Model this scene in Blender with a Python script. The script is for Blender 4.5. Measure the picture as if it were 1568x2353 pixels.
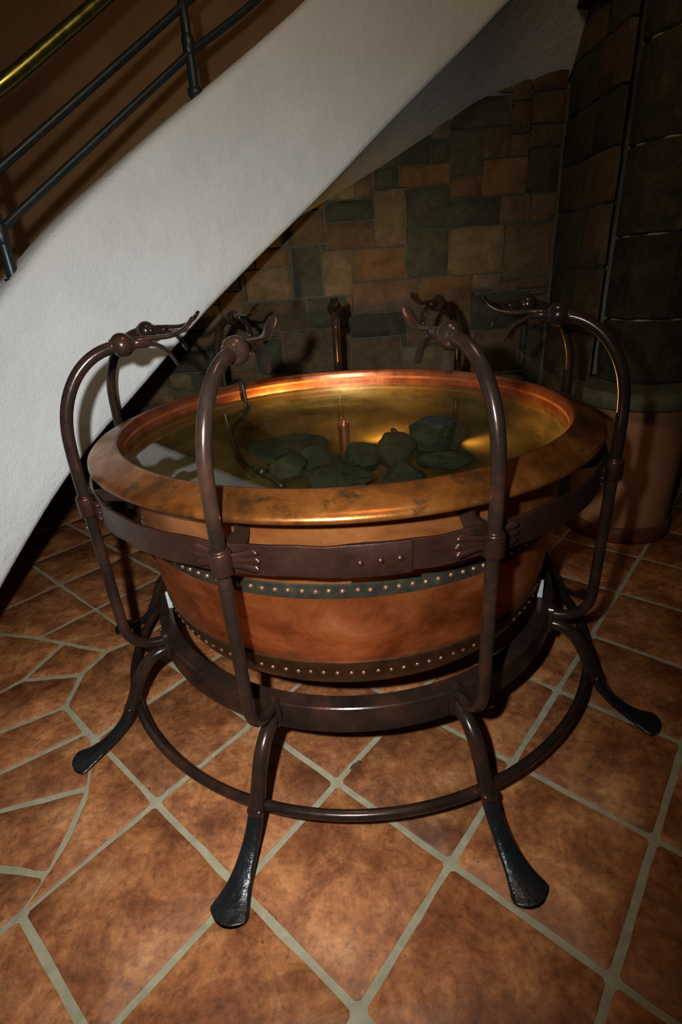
import bpy, bmesh, math, random
from mathutils import Vector, Matrix

# ------------------------------------------------------------------ clear
for o in list(bpy.data.objects):
    bpy.data.objects.remove(o)
SC = bpy.context.scene
COL = SC.collection
random.seed(7)
PI = math.pi
R = math.radians

# ------------------------------------------------------------------ camera
W_PX, H_PX, F_PX = 1568.0, 2353.0, 1178.8
CAM = Vector((0.0, -1.7147, 1.3773))
YAW, PITCH, ROLL, DL = -0.0177, 0.4326, -0.0701, 0.0144
fw = Vector((math.sin(YAW) * math.cos(PITCH), math.cos(YAW) * math.cos(PITCH), -math.sin(PITCH)))
rt = Vector((math.cos(YAW), -math.sin(YAW), 0.0))
up = rt.cross(fw)
cr, sr = math.cos(ROLL), math.sin(ROLL)
RT = rt * cr + up * sr
UP = up * cr - rt * sr
cam = bpy.data.cameras.new('camera')
cam.sensor_fit = 'HORIZONTAL'
cam.sensor_width = 36.0
cam.lens = 36.0 * F_PX / W_PX
cam.clip_start = 0.02
cam.clip_end = 60
camo = bpy.data.objects.new('camera', cam)
COL.objects.link(camo)
M = Matrix((RT, UP, -fw)).transposed().to_4x4()
M.translation = CAM
camo.matrix_world = M
SC.camera = camo

# ------------------------------------------------------------------ world, light, exposure
w = bpy.data.worlds.new('dim_room')
SC.world = w
w.use_nodes = True
bg = w.node_tree.nodes['Background']
bg.inputs[0].default_value = (0.80, 0.86, 0.74, 1)
bg.inputs[1].default_value = 0.004

# camera flash: held upright, so the flash sits to the left of and a little above the lens
flash = bpy.data.lights.new('camera_flash', 'SPOT')
flash.energy = 168
flash.color = (0.97, 1.0, 0.99)
flash.spot_size = R(118)
flash.spot_blend = 1.0
flash.shadow_soft_size = 0.018
flo = bpy.data.objects.new('camera_flash', flash)
COL.objects.link(flo)
flo.location = CAM - RT * 0.15 + UP * 0.075
aim = (fw * 1.0 - RT * 0.10 - UP * 0.10).normalized()
fx = (RT - aim * RT.dot(aim)).normalized()
fy = (-aim).cross(fx)
FM = Matrix((fx, fy, -aim)).transposed().to_4x4()
FM = Matrix.Translation(flo.location) @ FM @ Matrix.Diagonal((0.72, 1.0, 1.0, 1.0))   # flash tube turned upright: beam narrower across
flo.matrix_world = FM

# dim warm ceiling lamp above the fountain (its soft light makes the stair's shadow on the floor)
lamp = bpy.data.lights.new('ceiling_lamp', 'POINT')
lamp.energy = 28
lamp.color = (1.0, 0.70, 0.42)
lamp.shadow_soft_size = 0.22
lo = bpy.data.objects.new('ceiling_lamp', lamp)
COL.objects.link(lo)
lo.location = (0.20, -0.70, 3.0)

vs = SC.view_settings
vs.view_transform = 'Standard'
vs.look = 'None'
vs.gamma = 1.0
vs.use_curve_mapping = False
vs.exposure = 0.0

# ------------------------------------------------------------------ materials
def new_mat(name):
    m = bpy.data.materials.new(name)
    m.use_nodes = True
    nt = m.node_tree
    return m, nt, nt.nodes, nt.links, nt.nodes['Principled BSDF']

def coords(n, l, kind='Object', scale=(1, 1, 1)):
    tc = n.new('ShaderNodeTexCoord')
    mp = n.new('ShaderNodeMapping')
    mp.inputs['Scale'].default_value = scale
    l.new(tc.outputs[kind], mp.inputs[0])
    return mp.outputs[0]

def world_pos(n, l, scale=(1, 1, 1)):
    g = n.new('ShaderNodeNewGeometry')
    mp = n.new('ShaderNodeMapping')
    mp.inputs['Scale'].default_value = scale
    l.new(g.outputs['Position'], mp.inputs[0])
    return mp.outputs[0]

def noise(n, l, vec, scale, detail=6, rough=0.6, dist=0.0):
    t = n.new('ShaderNodeTexNoise')
    t.inputs['Scale'].default_value = scale
    t.inputs['Detail'].default_value = detail
    t.inputs['Roughness'].default_value = rough
    t.inputs['Distortion'].default_value = dist
    l.new(vec, t.inputs['Vector'])
    return t.outputs['Fac']

def ramp(n, l, fac, stops):
    r = n.new('ShaderNodeValToRGB')
    e = r.color_ramp.elements
    while len(e) < len(stops):
        e.new(0.5)
    for el, (p, c) in zip(e, stops):
        el.position = p
        el.color = (c[0], c[1], c[2], 1) if not isinstance(c, (int, float)) else (c, c, c, 1)
    l.new(fac, r.inputs[0])
    return r.outputs[0]

def mixc(n, l, fac, a, b, mode='MIX'):
    x = n.new('ShaderNodeMix')
    x.data_type = 'RGBA'
    x.blend_type = mode
    if isinstance(fac, (int, float)):
        x.inputs[0].default_value = fac
    else:
        l.new(fac, x.inputs[0])
    for sock, v in ((x.inputs[6], a), (x.inputs[7], b)):
        if isinstance(v, tuple):
            sock.default_value = (v[0], v[1], v[2], 1)
        else:
            l.new(v, sock)
    return x.outputs[2]

def bump(n, l, p, h, strength, dist):
    b = n.new('ShaderNodeBump')
    b.inputs['Strength'].default_value = strength
    b.inputs['Distance'].default_value = dist
    l.new(h, b.inputs['Height'])
    l.new(b.outputs[0], p.inputs['Normal'])
    return b

def metal_mat(name, stops, scale, rough, metallic, sc=(1, 1, 1), bstr=0.2, bdist=0.002, bscale=60, rvar=0.12, spots=None, spec=0.5):
    m, nt, n, l, p = new_mat(name)
    p.inputs['Specular IOR Level'].default_value = spec
    v = world_pos(n, l, sc)
    f = noise(n, l, v, scale, 8, 0.65, 0.4)
    c = ramp(n, l, f, stops)
    if spots:
        f2 = noise(n, l, v, spots[0], 5, 0.7, 0.2)
        k = ramp(n, l, f2, [(spots[1], 0.0), (spots[2], 1.0)])
        c = mixc(n, l, k, c, spots[3])
    l.new(c, p.inputs['Base Color'])
    p.inputs['Metallic'].default_value = metallic
    f3 = noise(n, l, v, scale * 2.3, 5, 0.6)
    rr = ramp(n, l, f3, [(0.25, rough - rvar), (0.75, rough + rvar)])
    l.new(rr, p.inputs['Roughness'])
    bump(n, l, p, noise(n, l, world_pos(n, l), bscale, 4, 0.6), bstr, bdist)
    return m

MT = {}
MT['iron'] = metal_mat('forged_iron', [(0.3, (0.016, 0.010, 0.008)), (0.52, (0.032, 0.018, 0.013)), (0.75, (0.080, 0.030, 0.018))],
                       9, 0.22, 0.40, bstr=0.14, bdist=0.002, bscale=70, rvar=0.05, spec=0.35)
MT['iron_band'] = metal_mat('forged_iron_band', [(0.3, (0.034, 0.015, 0.010)), (0.52, (0.068, 0.029, 0.019)), (0.75, (0.115, 0.046, 0.028))],
                            7, 0.33, 0.70, bstr=0.4, bdist=0.003, bscale=35, rvar=0.07, spec=0.4)
MT['iron_hammer'] = metal_mat('hammered_iron', [(0.3, (0.010, 0.011, 0.012)), (0.6, (0.022, 0.022, 0.024))],
                              9, 0.30, 0.5, sc=(1, 1, 1), bstr=0.6, bdist=0.006, bscale=38, rvar=0.06)
MT['rail_paint'] = metal_mat('dark_rail', [(0.3, (0.010, 0.014, 0.015)), (0.7, (0.020, 0.026, 0.027))], 12, 0.4, 0.2, bstr=0.1)
MT['copper'] = metal_mat('copper_wall', [(0.26, (0.10, 0.020, 0.006)), (0.42, (0.30, 0.070, 0.018)), (0.56, (0.50, 0.140, 0.042)), (0.78, (0.74, 0.30, 0.13))],
                         4.6, 0.32, 0.78, sc=(1, 1, 1.7), bstr=0.2, bdist=0.004, bscale=14, rvar=0.09,
                         spots=(22, 0.63, 0.76, (0.12, 0.045, 0.018)))
MT['copper_top'] = metal_mat('copper_upper_wall', [(0.25, (0.21, 0.060, 0.015)), (0.5, (0.43, 0.145, 0.042)), (0.75, (0.58, 0.235, 0.085))],
                             5, 0.36, 0.7, sc=(1, 1, 2.2), bstr=0.10, bdist=0.003, bscale=18, rvar=0.08,
                             spots=(38, 0.62, 0.74, (0.38, 0.30, 0.19)))
MT['rim'] = metal_mat('copper_rim', [(0.25, (0.050, 0.018, 0.006)), (0.42, (0.16, 0.050, 0.011)), (0.57, (0.30, 0.100, 0.020)), (0.82, (0.44, 0.180, 0.048))],
                      7, 0.31, 0.72, sc=(1, 1, 1), bstr=0.12, bdist=0.003, bscale=25, rvar=0.10,
                      spots=(18, 0.54, 0.70, (0.055, 0.030, 0.014)))
MT['lip'] = metal_mat('copper_lip', [(0.3, (0.20, 0.058, 0.028)), (0.55, (0.36, 0.115, 0.060)), (0.8, (0.50, 0.19, 0.11))],
                      10, 0.30, 0.85, bstr=0.12, bdist=0.002, bscale=40, rvar=0.07, spots=(30, 0.64, 0.74, (0.14, 0.035, 0.014)))
MT['basin'] = metal_mat('brass_basin', [(0.3, (0.075, 0.055, 0.020)), (0.5, (0.16, 0.110, 0.040)), (0.75, (0.29, 0.20, 0.072))],
                        5, 0.33, 0.72, sc=(1, 1, 3), bstr=0.15, bdist=0.004, bscale=20, rvar=0.09)
MT['band_green'] = metal_mat('verdigris_band', [(0.3, (0.013, 0.011, 0.008)), (0.55, (0.026, 0.024, 0.016)), (0.78, (0.072, 0.070, 0.045))],
                             16, 0.42, 0.1, bstr=0.35, bdist=0.003, bscale=80, spec=0.25)
MT['band_brown'] = metal_mat('brown_copper_band', [(0.3, (0.040, 0.017, 0.008)), (0.55, (0.085, 0.036, 0.014)), (0.8, (0.15, 0.070, 0.026))],
                             12, 0.38, 0.65, bstr=0.25, bdist=0.003, bscale=60)
MT['rivet'] = metal_mat('copper_rivet', [(0.3, (0.50, 0.20, 0.10)), (0.7, (0.72, 0.36, 0.22))], 30, 0.22, 0.85, bstr=0.1)
MT['pipe'] = metal_mat('copper_pipe', [(0.3, (0.33, 0.10, 0.05)), (0.7, (0.55, 0.20, 0.11))], 20, 0.28, 0.85, sc=(1, 1, 0.2), bstr=0.05)
MT['brass'] = metal_mat('brass_handrail', [(0.3, (0.20, 0.19, 0.05)), (0.7, (0.30, 0.28, 0.08))], 10, 0.28, 0.95, bstr=0.05)
MT['steel'] = metal_mat('bare_steel', [(0.3, (0.35, 0.36, 0.38)), (0.7, (0.6, 0.6, 0.62))], 10, 0.3, 0.8, bstr=0.05)

def plaster(name, c1, c2, scale, bstr, rough=0.85, bdist=0.004):
    m, nt, n, l, p = new_mat(name)
    v = world_pos(n, l)
    f = noise(n, l, v, scale, 7, 0.6, 0.3)
    l.new(ramp(n, l, f, [(0.3, c1), (0.7, c2)]), p.inputs['Base Color'])
    p.inputs['Roughness'].default_value = rough
    p.inputs['Specular IOR Level'].default_value = 0.25
    a = n.new('ShaderNodeMath'); a.operation = 'MULTIPLY_ADD'
    l.new(noise(n, l, v, 120, 4, 0.7), a.inputs[0])
    a.inputs[1].default_value = 0.35
    l.new(noise(n, l, v, 14, 5, 0.6), a.inputs[2])
    bump(n, l, p, a.outputs[0], bstr, bdist)
    return m

MT['white'] = plaster('white_plaster', (0.54, 0.55, 0.545), (0.62, 0.63, 0.625), 3, 0.9, bdist=0.008)
MT['brown_wall'] = plaster('brown_plaster', (0.20, 0.105, 0.045), (0.27, 0.145, 0.065), 4, 0.3)
MT['dark_room'] = plaster('grey_plaster', (0.20, 0.18, 0.14), (0.28, 0.25, 0.20), 4, 0.3)
MT['mortar'] = plaster('wall_mortar', (0.060, 0.055, 0.034), (0.10, 0.090, 0.056), 20, 0.8)
MT['grout'] = plaster('floor_grout', (0.25, 0.225, 0.145), (0.37, 0.335, 0.225), 22, 0.8, 0.8)
MT['terra_plinth'] = plaster('terracotta_render', (0.30, 0.13, 0.055), (0.40, 0.185, 0.085), 5, 0.3)
MT['base_paint'] = plaster('oxblood_skirting', (0.085, 0.022, 0.012), (0.12, 0.034, 0.018), 9, 0.3, 0.5)
MT['timber'] = plaster('dark_timber', (0.020, 0.013, 0.008), (0.035, 0.022, 0.013), 8, 0.5)

def stone_mat(name, dark, mid, light, bs=0.9):
    m, nt, n, l, p = new_mat(name)
    v = world_pos(n, l)
    oi = n.new('ShaderNodeObjectInfo')
    add = n.new('ShaderNodeVectorMath'); add.operation = 'ADD'
    l.new(v, add.inputs[0]); l.new(oi.outputs['Random'], add.inputs[1])
    f = noise(n, l, add.outputs[0], 9, 9, 0.68, 0.6)
    c = ramp(n, l, f, [(0.28, dark), (0.5, mid), (0.75, light)])
    br = ramp(n, l, oi.outputs['Random'], [(0.0, 0.72), (1.0, 1.2)])
    c = mixc(n, l, 1.0, c, br, 'MULTIPLY')
    l.new(c, p.inputs['Base Color'])
    p.inputs['Roughness'].default_value = 0.62
    p.inputs['Specular IOR Level'].default_value = 0.35
    bump(n, l, p, noise(n, l, add.outputs[0], 26, 8, 0.7, 0.3), bs, 0.014)
    return m

MT['s_brown'] = stone_mat('brown_sandstone', (0.043, 0.026, 0.012), (0.090, 0.052, 0.022), (0.143, 0.090, 0.040))
MT['s_tan'] = stone_mat('tan_sandstone', (0.063, 0.042, 0.019), (0.120, 0.079, 0.036), (0.192, 0.135, 0.069))
MT['s_orange'] = stone_mat('ochre_sandstone', (0.064, 0.032, 0.010), (0.128, 0.063, 0.020), (0.174, 0.096, 0.035))
MT['s_pink'] = stone_mat('rosy_sandstone', (0.072, 0.037, 0.019), (0.129, 0.069, 0.036), (0.174, 0.105, 0.060))
MT['s_green'] = stone_mat('grey_green_stone', (0.021, 0.020, 0.010), (0.044, 0.040, 0.020), (0.074, 0.067, 0.034))
MT['s_pillar'] = stone_mat('pillar_stone', (0.030, 0.025, 0.013), (0.065, 0.054, 0.029), (0.130, 0.112, 0.064), 1.6)
MT['s_cap'] = stone_mat('cap_stone', (0.084, 0.073, 0.042), (0.140, 0.126, 0.073), (0.203, 0.182, 0.112), 0.6)
MT['rock'] = stone_mat('green_slate_rock', (0.004, 0.006, 0.004), (0.010, 0.015, 0.009), (0.036, 0.038, 0.022), 1.0)

def tile_mat():
    m, nt, n, l, p = new_mat('terracotta_tile')
    v = world_pos(n, l)
    oi = n.new('ShaderNodeObjectInfo')
    sc = n.new('ShaderNodeMath'); sc.operation = 'MULTIPLY'; sc.inputs[1].default_value = 9.0
    l.new(oi.outputs['Random'], sc.inputs[0])
    add = n.new('ShaderNodeVectorMath'); add.operation = 'ADD'
    l.new(v, add.inputs[0]); l.new(sc.outputs[0], add.inputs[1])
    vv = add.outputs[0]
    c = ramp(n, l, noise(n, l, vv, 7.0, 10, 0.72, 0.35),
             [(0.27, (0.10, 0.028, 0.010)), (0.42, (0.23, 0.076, 0.026)), (0.54, (0.36, 0.138, 0.048)), (0.70, (0.52, 0.250, 0.105))])
    f2 = noise(n, l, vv, 46, 9, 0.78, 0.2)
    c = mixc(n, l, 0.85, c, ramp(n, l, f2, [(0.3, (0.36, 0.30, 0.26)), (0.48, (0.95, 0.95, 0.95)), (0.7, (1.5, 1.45, 1.4))]), 'MULTIPLY')
    f3 = noise(n, l, vv, 3.4, 6, 0.7, 0.5)
    c = mixc(n, l, ramp(n, l, f3, [(0.50, 0.0), (0.64, 0.7)]), c, (0.085, 0.025, 0.010))
    f4 = noise(n, l, vv, 60, 3, 0.5)
    c = mixc(n, l, ramp(n, l, f4, [(0.70, 0.0), (0.76, 0.8)]), c, (0.055, 0.020, 0.010))
    br = ramp(n, l, oi.outputs['Random'], [(0.0, (0.80, 0.78, 0.76)), (1.0, (1.12, 1.12, 1.12))])
    c = mixc(n, l, 1.0, c, br, 'MULTIPLY')
    l.new(c, p.inputs['Base Color'])
    l.new(ramp(n, l, f2, [(0.3, 0.42), (0.7, 0.60)]), p.inputs['Roughness'])
    p.inputs['Specular IOR Level'].default_value = 0.4
    a = n.new('ShaderNodeMath'); a.operation = 'MULTIPLY_ADD'
    l.new(f2, a.inputs[0]); a.inputs[1].default_value = 0.4
    l.new(noise(n, l, vv, 9, 6, 0.6, 0.6), a.inputs[2])
    bump(n, l, p, a.outputs[0], 0.55, 0.006)
    return m
MT['tile'] = tile_mat()

def plain(name, c, rough=0.5, metallic=0.0):
    m, nt, n, l, p = new_mat(name)
    v = world_pos(n, l)
    f = noise(n, l, v, 40, 4)
    l.new(ramp(n, l, f, [(0.3, tuple(x * 0.75 for x in c)), (0.7, tuple(x * 1.2 for x in c))]), p.inputs['Base Color'])
    p.inputs['Roughness'].default_value = rough
    p.inputs['Metallic'].default_value = metallic
    return m
MT['rubber'] = plain('black_rubber', (0.012, 0.012, 0.012), 0.4)
MT['scrap'] = plain('dry_brown', (0.075, 0.035, 0.016), 0.7)
MT['felt'] = plain('pale_grey_pad', (0.45, 0.48, 0.48), 0.5)

def water_mat():
    m = bpy.data.materials.new('still_water')
    m.use_nodes = True
    nt = m.node_tree; n = nt.nodes; l = nt.links
    for x in list(n):
        n.remove(x)
    out = n.new('ShaderNodeOutputMaterial')
    tr = n.new('ShaderNodeBsdfTransparent'); tr.inputs[0].default_value = (0.80, 0.82, 0.66, 1)
    gl = n.new('ShaderNodeBsdfGlossy'); gl.inputs['Roughness'].default_value = 0.0
    gl.inputs[0].default_value = (1, 1, 1, 1)
    lw_ = n.new('ShaderNodeLayerWeight'); lw_.inputs['Blend'].default_value = 0.5
    pw = n.new('ShaderNodeMath'); pw.operation = 'POWER'; pw.inputs[1].default_value = 5.0
    l.new(lw_.outputs['Facing'], pw.inputs[0])
    fr = n.new('ShaderNodeMath'); fr.operation = 'MULTIPLY_ADD'; fr.inputs[1].default_value = 0.98; fr.inputs[2].default_value = 0.02
    l.new(pw.outputs[0], fr.inputs[0])
    v = world_pos(n, l)
    b = n.new('ShaderNodeBump'); b.inputs['Strength'].default_value = 0.03; b.inputs['Distance'].default_value = 0.002
    l.new(noise(n, l, v, 6, 2), b.inputs['Height'])
    l.new(b.outputs[0], gl.inputs['Normal'])
    mx = n.new('ShaderNodeMixShader')
    l.new(fr.outputs[0], mx.inputs[0]); l.new(tr.outputs[0], mx.inputs[1]); l.new(gl.outputs[0], mx.inputs[2])
    l.new(mx.outputs[0], out.inputs[0])
    return m
MT['water'] = water_mat()

# ------------------------------------------------------------------ mesh helpers
def link(o, parent=None):
    COL.objects.link(o)
    if parent is not None:
        o.parent = parent
    return o

def mesh_of(name, verts, faces, smooth=True):
    me = bpy.data.meshes.new(name)
    me.from_pydata([tuple(v) for v in verts], [], faces)
    me.validate()
    bm = bmesh.new(); bm.from_mesh(me)
    bmesh.ops.remove_doubles(bm, verts=bm.verts, dist=1e-6)
    bmesh.ops.recalc_face_normals(bm, faces=bm.faces)
    bm.to_mesh(me); bm.free()
    if smooth:
        me.polygons.foreach_set('use_smooth', [True] * len(me.polygons))
    return me

def obj(name, me, mat, parent=None, sharp=None):
    if mat is not None and len(me.materials) == 0:
        me.materials.append(MT[mat])
    o = bpy.data.objects.new(name, me)
    if sharp is not None:
        me.set_sharp_from_angle(angle=R(sharp))
    return link(o, parent)

def thing(name, label, cat, group=None, loc=(0, 0, 0)):
    o = bpy.data.objects.new(name, None)
    o.empty_display_size = 0.05
    o.location = loc
    link(o)
    return tag(o, label, cat, group)

def tag(o, label=None, cat=None, group=None, kind=None):
    if label: o['label'] = label
    if cat: o['category'] = cat
    if group: o['group'] = group
    if kind: o['kind'] = kind
    return o

def lathe(name, prof, seg=144, a0=0.0, a1=2 * PI, closed_prof=False):
    full = abs((a1 - a0) - 2 * PI) < 1e-6
    V, F = [], []
    na = seg if full else seg + 1
    for i in range(na):
        th = a0 + (a1 - a0) * i / seg
        s, c = math.sin(th), math.cos(th)
        for r, z in prof:
            V.append((r * s, -r * c, z))
    m = len(prof)
    for i in range(seg):
        j = (i + 1) % na
        for k in range(m if closed_prof else m - 1):
            k2 = (k + 1) % m
            F.append((i * m + k, j * m + k, j * m + k2, i * m + k2))
    if not full and closed_prof:
        F.append(tuple(range(m)))
        F.append(tuple(reversed([(na - 1) * m + k for k in range(m)])))
    return mesh_of(name, V, F)

def smooth_path(P, n=6):
    out = []
    Q = [tuple(2 * a - b for a, b in zip(P[0], P[1]))] + list(P) + [tuple(2 * a - b for a, b in zip(P[-1], P[-2]))]
    for i in range(1, len(Q) - 2):
        p0, p1, p2, p3 = Q[i - 1:i + 3]
        for k in range(n):
            t = k / n
            out.append(tuple(.5 * (2 * b + (-a + c) * t + (2 * a - 5 * b + 4 * c - d) * t * t + (-a + 3 * b - 3 * c + d) * t ** 3)
                             for a, b, c, d in zip(p0, p1, p2, p3)))
    out.append(tuple(P[-1]))
    return out

def sweep_plane(name, path, seg=16, power=2.0):
    """path: list of (r, z, half_width, half_thickness) in the radial plane; local frame X tangent, -Y outward."""
    V, F = [], []
    n = len(path)
    for i, (r, z, hw, ht) in enumerate(path):
        a = path[max(0, i - 1)]; b = path[min(n - 1, i + 1)]
        tr, tz = b[0] - a[0], b[1] - a[1]
        L = math.hypot(tr, tz) or 1
        nr, nz = -tz / L, tr / L
        for k in range(seg):
            t = 2 * PI * k / seg
            ct, st = math.cos(t), math.sin(t)
            cx = math.copysign(abs(ct) ** (2 / power), ct) * hw
            cn = math.copysign(abs(st) ** (2 / power), st) * ht
            V.append((cx, -(r + nr * cn), z + nz * cn))
    for i in range(n - 1):
        for k in range(seg):
            k2 = (k + 1) % seg
            F.append((i * seg + k, i * seg + k2, (i + 1) * seg + k2, (i + 1) * seg + k))
    F.append(tuple(range(seg)))
    F.append(tuple((n - 1) * seg + k for k in range(seg)))
    return mesh_of(name, V, F)

def tube3(name, pts, rad, seg=12):
    """round tube along a 3D polyline; rad number or list"""
    P = [Vector(p) for p in pts]
    V, F = [], []
    prev = None
    for i, p in enumerate(P):
        t = (P[min(i + 1, len(P) - 1)] - P[max(i - 1, 0)]).normalized()
        if prev is None:
            u = t.orthogonal().normalized()
        else:
            u = (prev - t * prev.dot(t)).normalized()
        prev = u
        v = t.cross(u)
        r = rad[i] if isinstance(rad, (list, tuple)) else rad
        for k in range(seg):
            a = 2 * PI * k / seg
            V.append(p + (u * math.cos(a) + v * math.sin(a)) * r)
    n = len(P)
    for i in range(n - 1):
        for k in range(seg):
            k2 = (k + 1) % seg
            F.append((i * seg + k, i * seg + k2, (i + 1) * seg + k2, (i + 1) * seg + k))
    F.append(tuple(range(seg)))
    F.append(tuple((n - 1) * seg + k for k in range(seg)))
    return mesh_of(name, V, F)

def box_mesh(name, x0, x1, y0, y1, z0, z1, bev=0.0, seg=2):
    bm = bmesh.new()
    vs_ = [bm.verts.new(v) for v in ((x0, y0, z0), (x1, y0, z0), (x1, y1, z0), (x0, y1, z0), (x0, y0, z1), (x1, y0, z1), (x1, y1, z1), (x0, y1, z1))]
    for f in ((0, 3, 2, 1), (4, 5, 6, 7), (0, 1, 5, 4), (1, 2, 6, 5), (2, 3, 7, 6), (3, 0, 4, 7)):
        bm.faces.new([vs_[k] for k in f])
    if bev:
        bmesh.ops.bevel(bm, geom=list(bm.edges), offset=bev, segments=seg, affect='EDGES', profile=0.6)
    me = bpy.data.meshes.new(name)
    bm.to_mesh(me); bm.free()
    return me

def interp(x, xs, ys):
    if x <= xs[0]: return ys[0]
    for i in range(len(xs) - 1):
        if x <= xs[i + 1]:
            t = (x - xs[i]) / (xs[i + 1] - xs[i])
            return ys[i] + (ys[i + 1] - ys[i]) * t
    return ys[-1]

def floor_pt(px, py, z=0.0):
    """where the sight line through a measured photo point meets the level z (used to lay out tiles and rocks)"""
    d = fw + RT * ((px - W_PX / 2) / F_PX) - UP * ((py - H_PX / 2) / F_PX)
    t = (z - CAM.z) / d.z
    return CAM + d * t

def wall_pt(px, py, y):
    d = fw + RT * ((px - W_PX / 2) / F_PX) - UP * ((py - H_PX / 2) / F_PX)
    t = (y - CAM.y) / d.y
    return CAM + d * t

# ------------------------------------------------------------------ floor
floor_me = mesh_of('floor', [(-4.2, -3.2, -0.005), (4.2, -3.2, -0.005), (4.2, 3.0, -0.005), (-4.2, 3.0, -0.005),
                             (-4.2, -3.2, -0.06), (4.2, -3.2, -0.06), (4.2, 3.0, -0.06), (-4.2, 3.0, -0.06)],
                   [(0, 1, 2, 3), (7, 6, 5, 4), (0, 4, 5, 1), (1, 5, 6, 2), (2, 6, 7, 3), (3, 7, 4, 0)], False)
FLOOR = obj('floor', floor_me, 'grout')
tag(FLOOR, 'terracotta tile floor laid diagonally with wide pale green-grey grout', 'floor', kind='structure')

def poly_tile(name, poly, rng, gap=0.0095, per=5, jit=0.0022):
    """polygon (grout centre lines) -> tile with worn edges, local coordinates about its centroid"""
    cx = sum(p[0] for p in poly) / len(poly); cy = sum(p[1] for p in poly) / len(poly)
    P = [(p[0] - cx, p[1] - cy) for p in poly]
    area = sum(P[i][0] * P[(i + 1) % len(P)][1] - P[(i + 1) % len(P)][0] * P[i][1] for i in range(len(P)))
    if area < 0: P.reverse()
    n = len(P)
    ins = []
    for i in range(n):
        a, b, c = P[i - 1], P[i], P[(i + 1) % n]
        d1 = Vector((b[0] - a[0], b[1] - a[1])).normalized(); d2 = Vector((c[0] - b[0], c[1] - b[1])).normalized()
        n1 = Vector((-d1.y, d1.x)); n2 = Vector((-d2.y, d2.x))
        bis = n1 + n2
        k = gap / max(0.35, (1 + n1.dot(n2)) / 1.0)
        ins.append(Vector(b) + bis * k)
    ring = []
    for i in range(n):
        a, b = ins[i], ins[(i + 1) % n]
        L = (b - a).length
        d = (b - a).normalized(); nn = Vector((-d.y, d.x))
        cut = min(0.008, L * 0.2)
        ring.append(a + d * cut)
        for k in range(1, per):
            t = k / per
            ring.append(a.lerp(b, t) + nn * rng.uniform(-jit, jit))
        ring.append(b - d * cut)
    m = len(ring)
    V, F = [], []
    for v in ring: V.append((v.x, v.y, -0.03))
    for v in ring: V.append((v.x, v.y, -0.0035 + rng.uniform(-.0006, .0006)))
    for v in ring:
        q = v * (1 - 0.006 / max(v.length, 0.02)); V.append((q.x, q.y, 0.0 + rng.uniform(-.0006, .0003)))
    for L0 in (0, m):
        for k in range(m):
            k2 = (k + 1) % m
            F.append((L0 + k, L0 + k2, L0 + m + k2, L0 + m + k))
    V.append((0, 0, rng.uniform(-.0005, .0006)))
    for k in range(m):
        F.append((2 * m + k, 2 * m + (k + 1) % m, 3 * m))
    me = mesh_of(name, V, F)
    me.set_sharp_from_angle(angle=R(38))
    return me, (cx, cy)

LO = Vector((-0.088, -0.657)); LA = Vector((0.290, -0.248)); LB = Vector((0.247, 0.282))
rng = random.Random(3)
variants = []
for k in range(6):
    me, _ = poly_tile('tile', [(0, 0), tuple(LA), tuple(LA + LB), tuple(LB)], rng)
    me.materials.append(MT['tile'])
    variants.append(me)
custom = [
    [(217, 1697), (432, 1553), (313, 1468), (245, 1496), (188, 1548), (150, 1623)],
    [(51, 1562), (186, 1550), (150, 1623), (-60, 1704), (-60, 1622)],
    [(146, 1477), (245, 1496), (188, 1548), (51, 1562)],
    [(88, 1465), (146, 1477), (51, 1562), (-60, 1622), (-60, 1450)],
    [(222, 1398), (313, 1468), (245, 1496), (146, 1477), (88, 1465)],
    [(137, 1343), (222, 1398), (88, 1465), (-60, 1450), (-47, 1425)],
    [(150, 1623), (199, 1681), (-60, 1803), (-60, 1704)],
    [(199, 1681), (214, 1697), (206, 1809), (-60, 1877), (-60, 1803)],
    [(217, 1697), (358, 1843), (47, 2100), (112, 2010), (206, 1809)],
    [(206, 1809), (112, 2010), (-60, 1985), (-60, 1877)],
    [(112, 2010), (47, 2100), (-71, 2185), (-60, 1985)],
]
skip = set()
for i in range(-12, -1):
    skip.add((i, -2))
for i in (-5, -4, -3):
    skip.add((i, -1))
for i in range(-9, 8):
    for j in range(-7, 9):
        if (i, j) in skip:
            continue
        c0 = LO + LA * (i + .5) + LB * (j + .5)
        if c0.x < -2.6 or c0.x > 2.6 or c0.y < -1.75 or c0.y > 1.75:
            continue
        if c0.y < -1.4 and abs(c0.x) > 1.2:
            continue
        o = bpy.data.objects.new('tile', rng.choice(variants))
        o.location = (c0.x, c0.y, 0)
        if rng.random() < .5: o.rotation_euler.z = PI
        link(o, FLOOR)
for poly in custom:
    pts = [floor_pt(*p) for p in poly]
    me, (cx, cy) = poly_tile('tile', [(p.x, p.y) for p in pts], rng)
    o = obj('tile', me, 'tile', FLOOR)
    o.location = (cx, cy, 0)

# ------------------------------------------------------------------ walls
WY = 1.60
def slab(name, pts, mat, thick, label, cat, axis):
    """vertical wall slab from polygon in (u, z)"""
    V, F = [], []
    n = len(pts)
    for u, z in pts: V.append(axis(u, z, 0))
    for u, z in pts: V.append(axis(u, z, thick))
    F.append(tuple(range(n))); F.append(tuple(reversed(range(n, 2 * n))))
    for k in range(n):
        F.append((k, (k + 1) % n, n + (k + 1) % n, n + k))
    o = obj(name, mesh_of(name, V, F, False), mat)
    return tag(o, label, cat, kind='structure')

# soffit line where the underside of the stair meets the back wall
SWX = [-3.1, -2.48, -1.2, -0.04, 0.203, 0.432, 0.656, 0.84, 1.007, 1.262, 1.5]
SWZ = [0.35, 0.72, 1.26, 1.745, 1.853, 1.950, 2.065, 2.143, 2.180, 2.206, 2.22]
def zw(x): return interp(x, SWX, SWZ)

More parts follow.
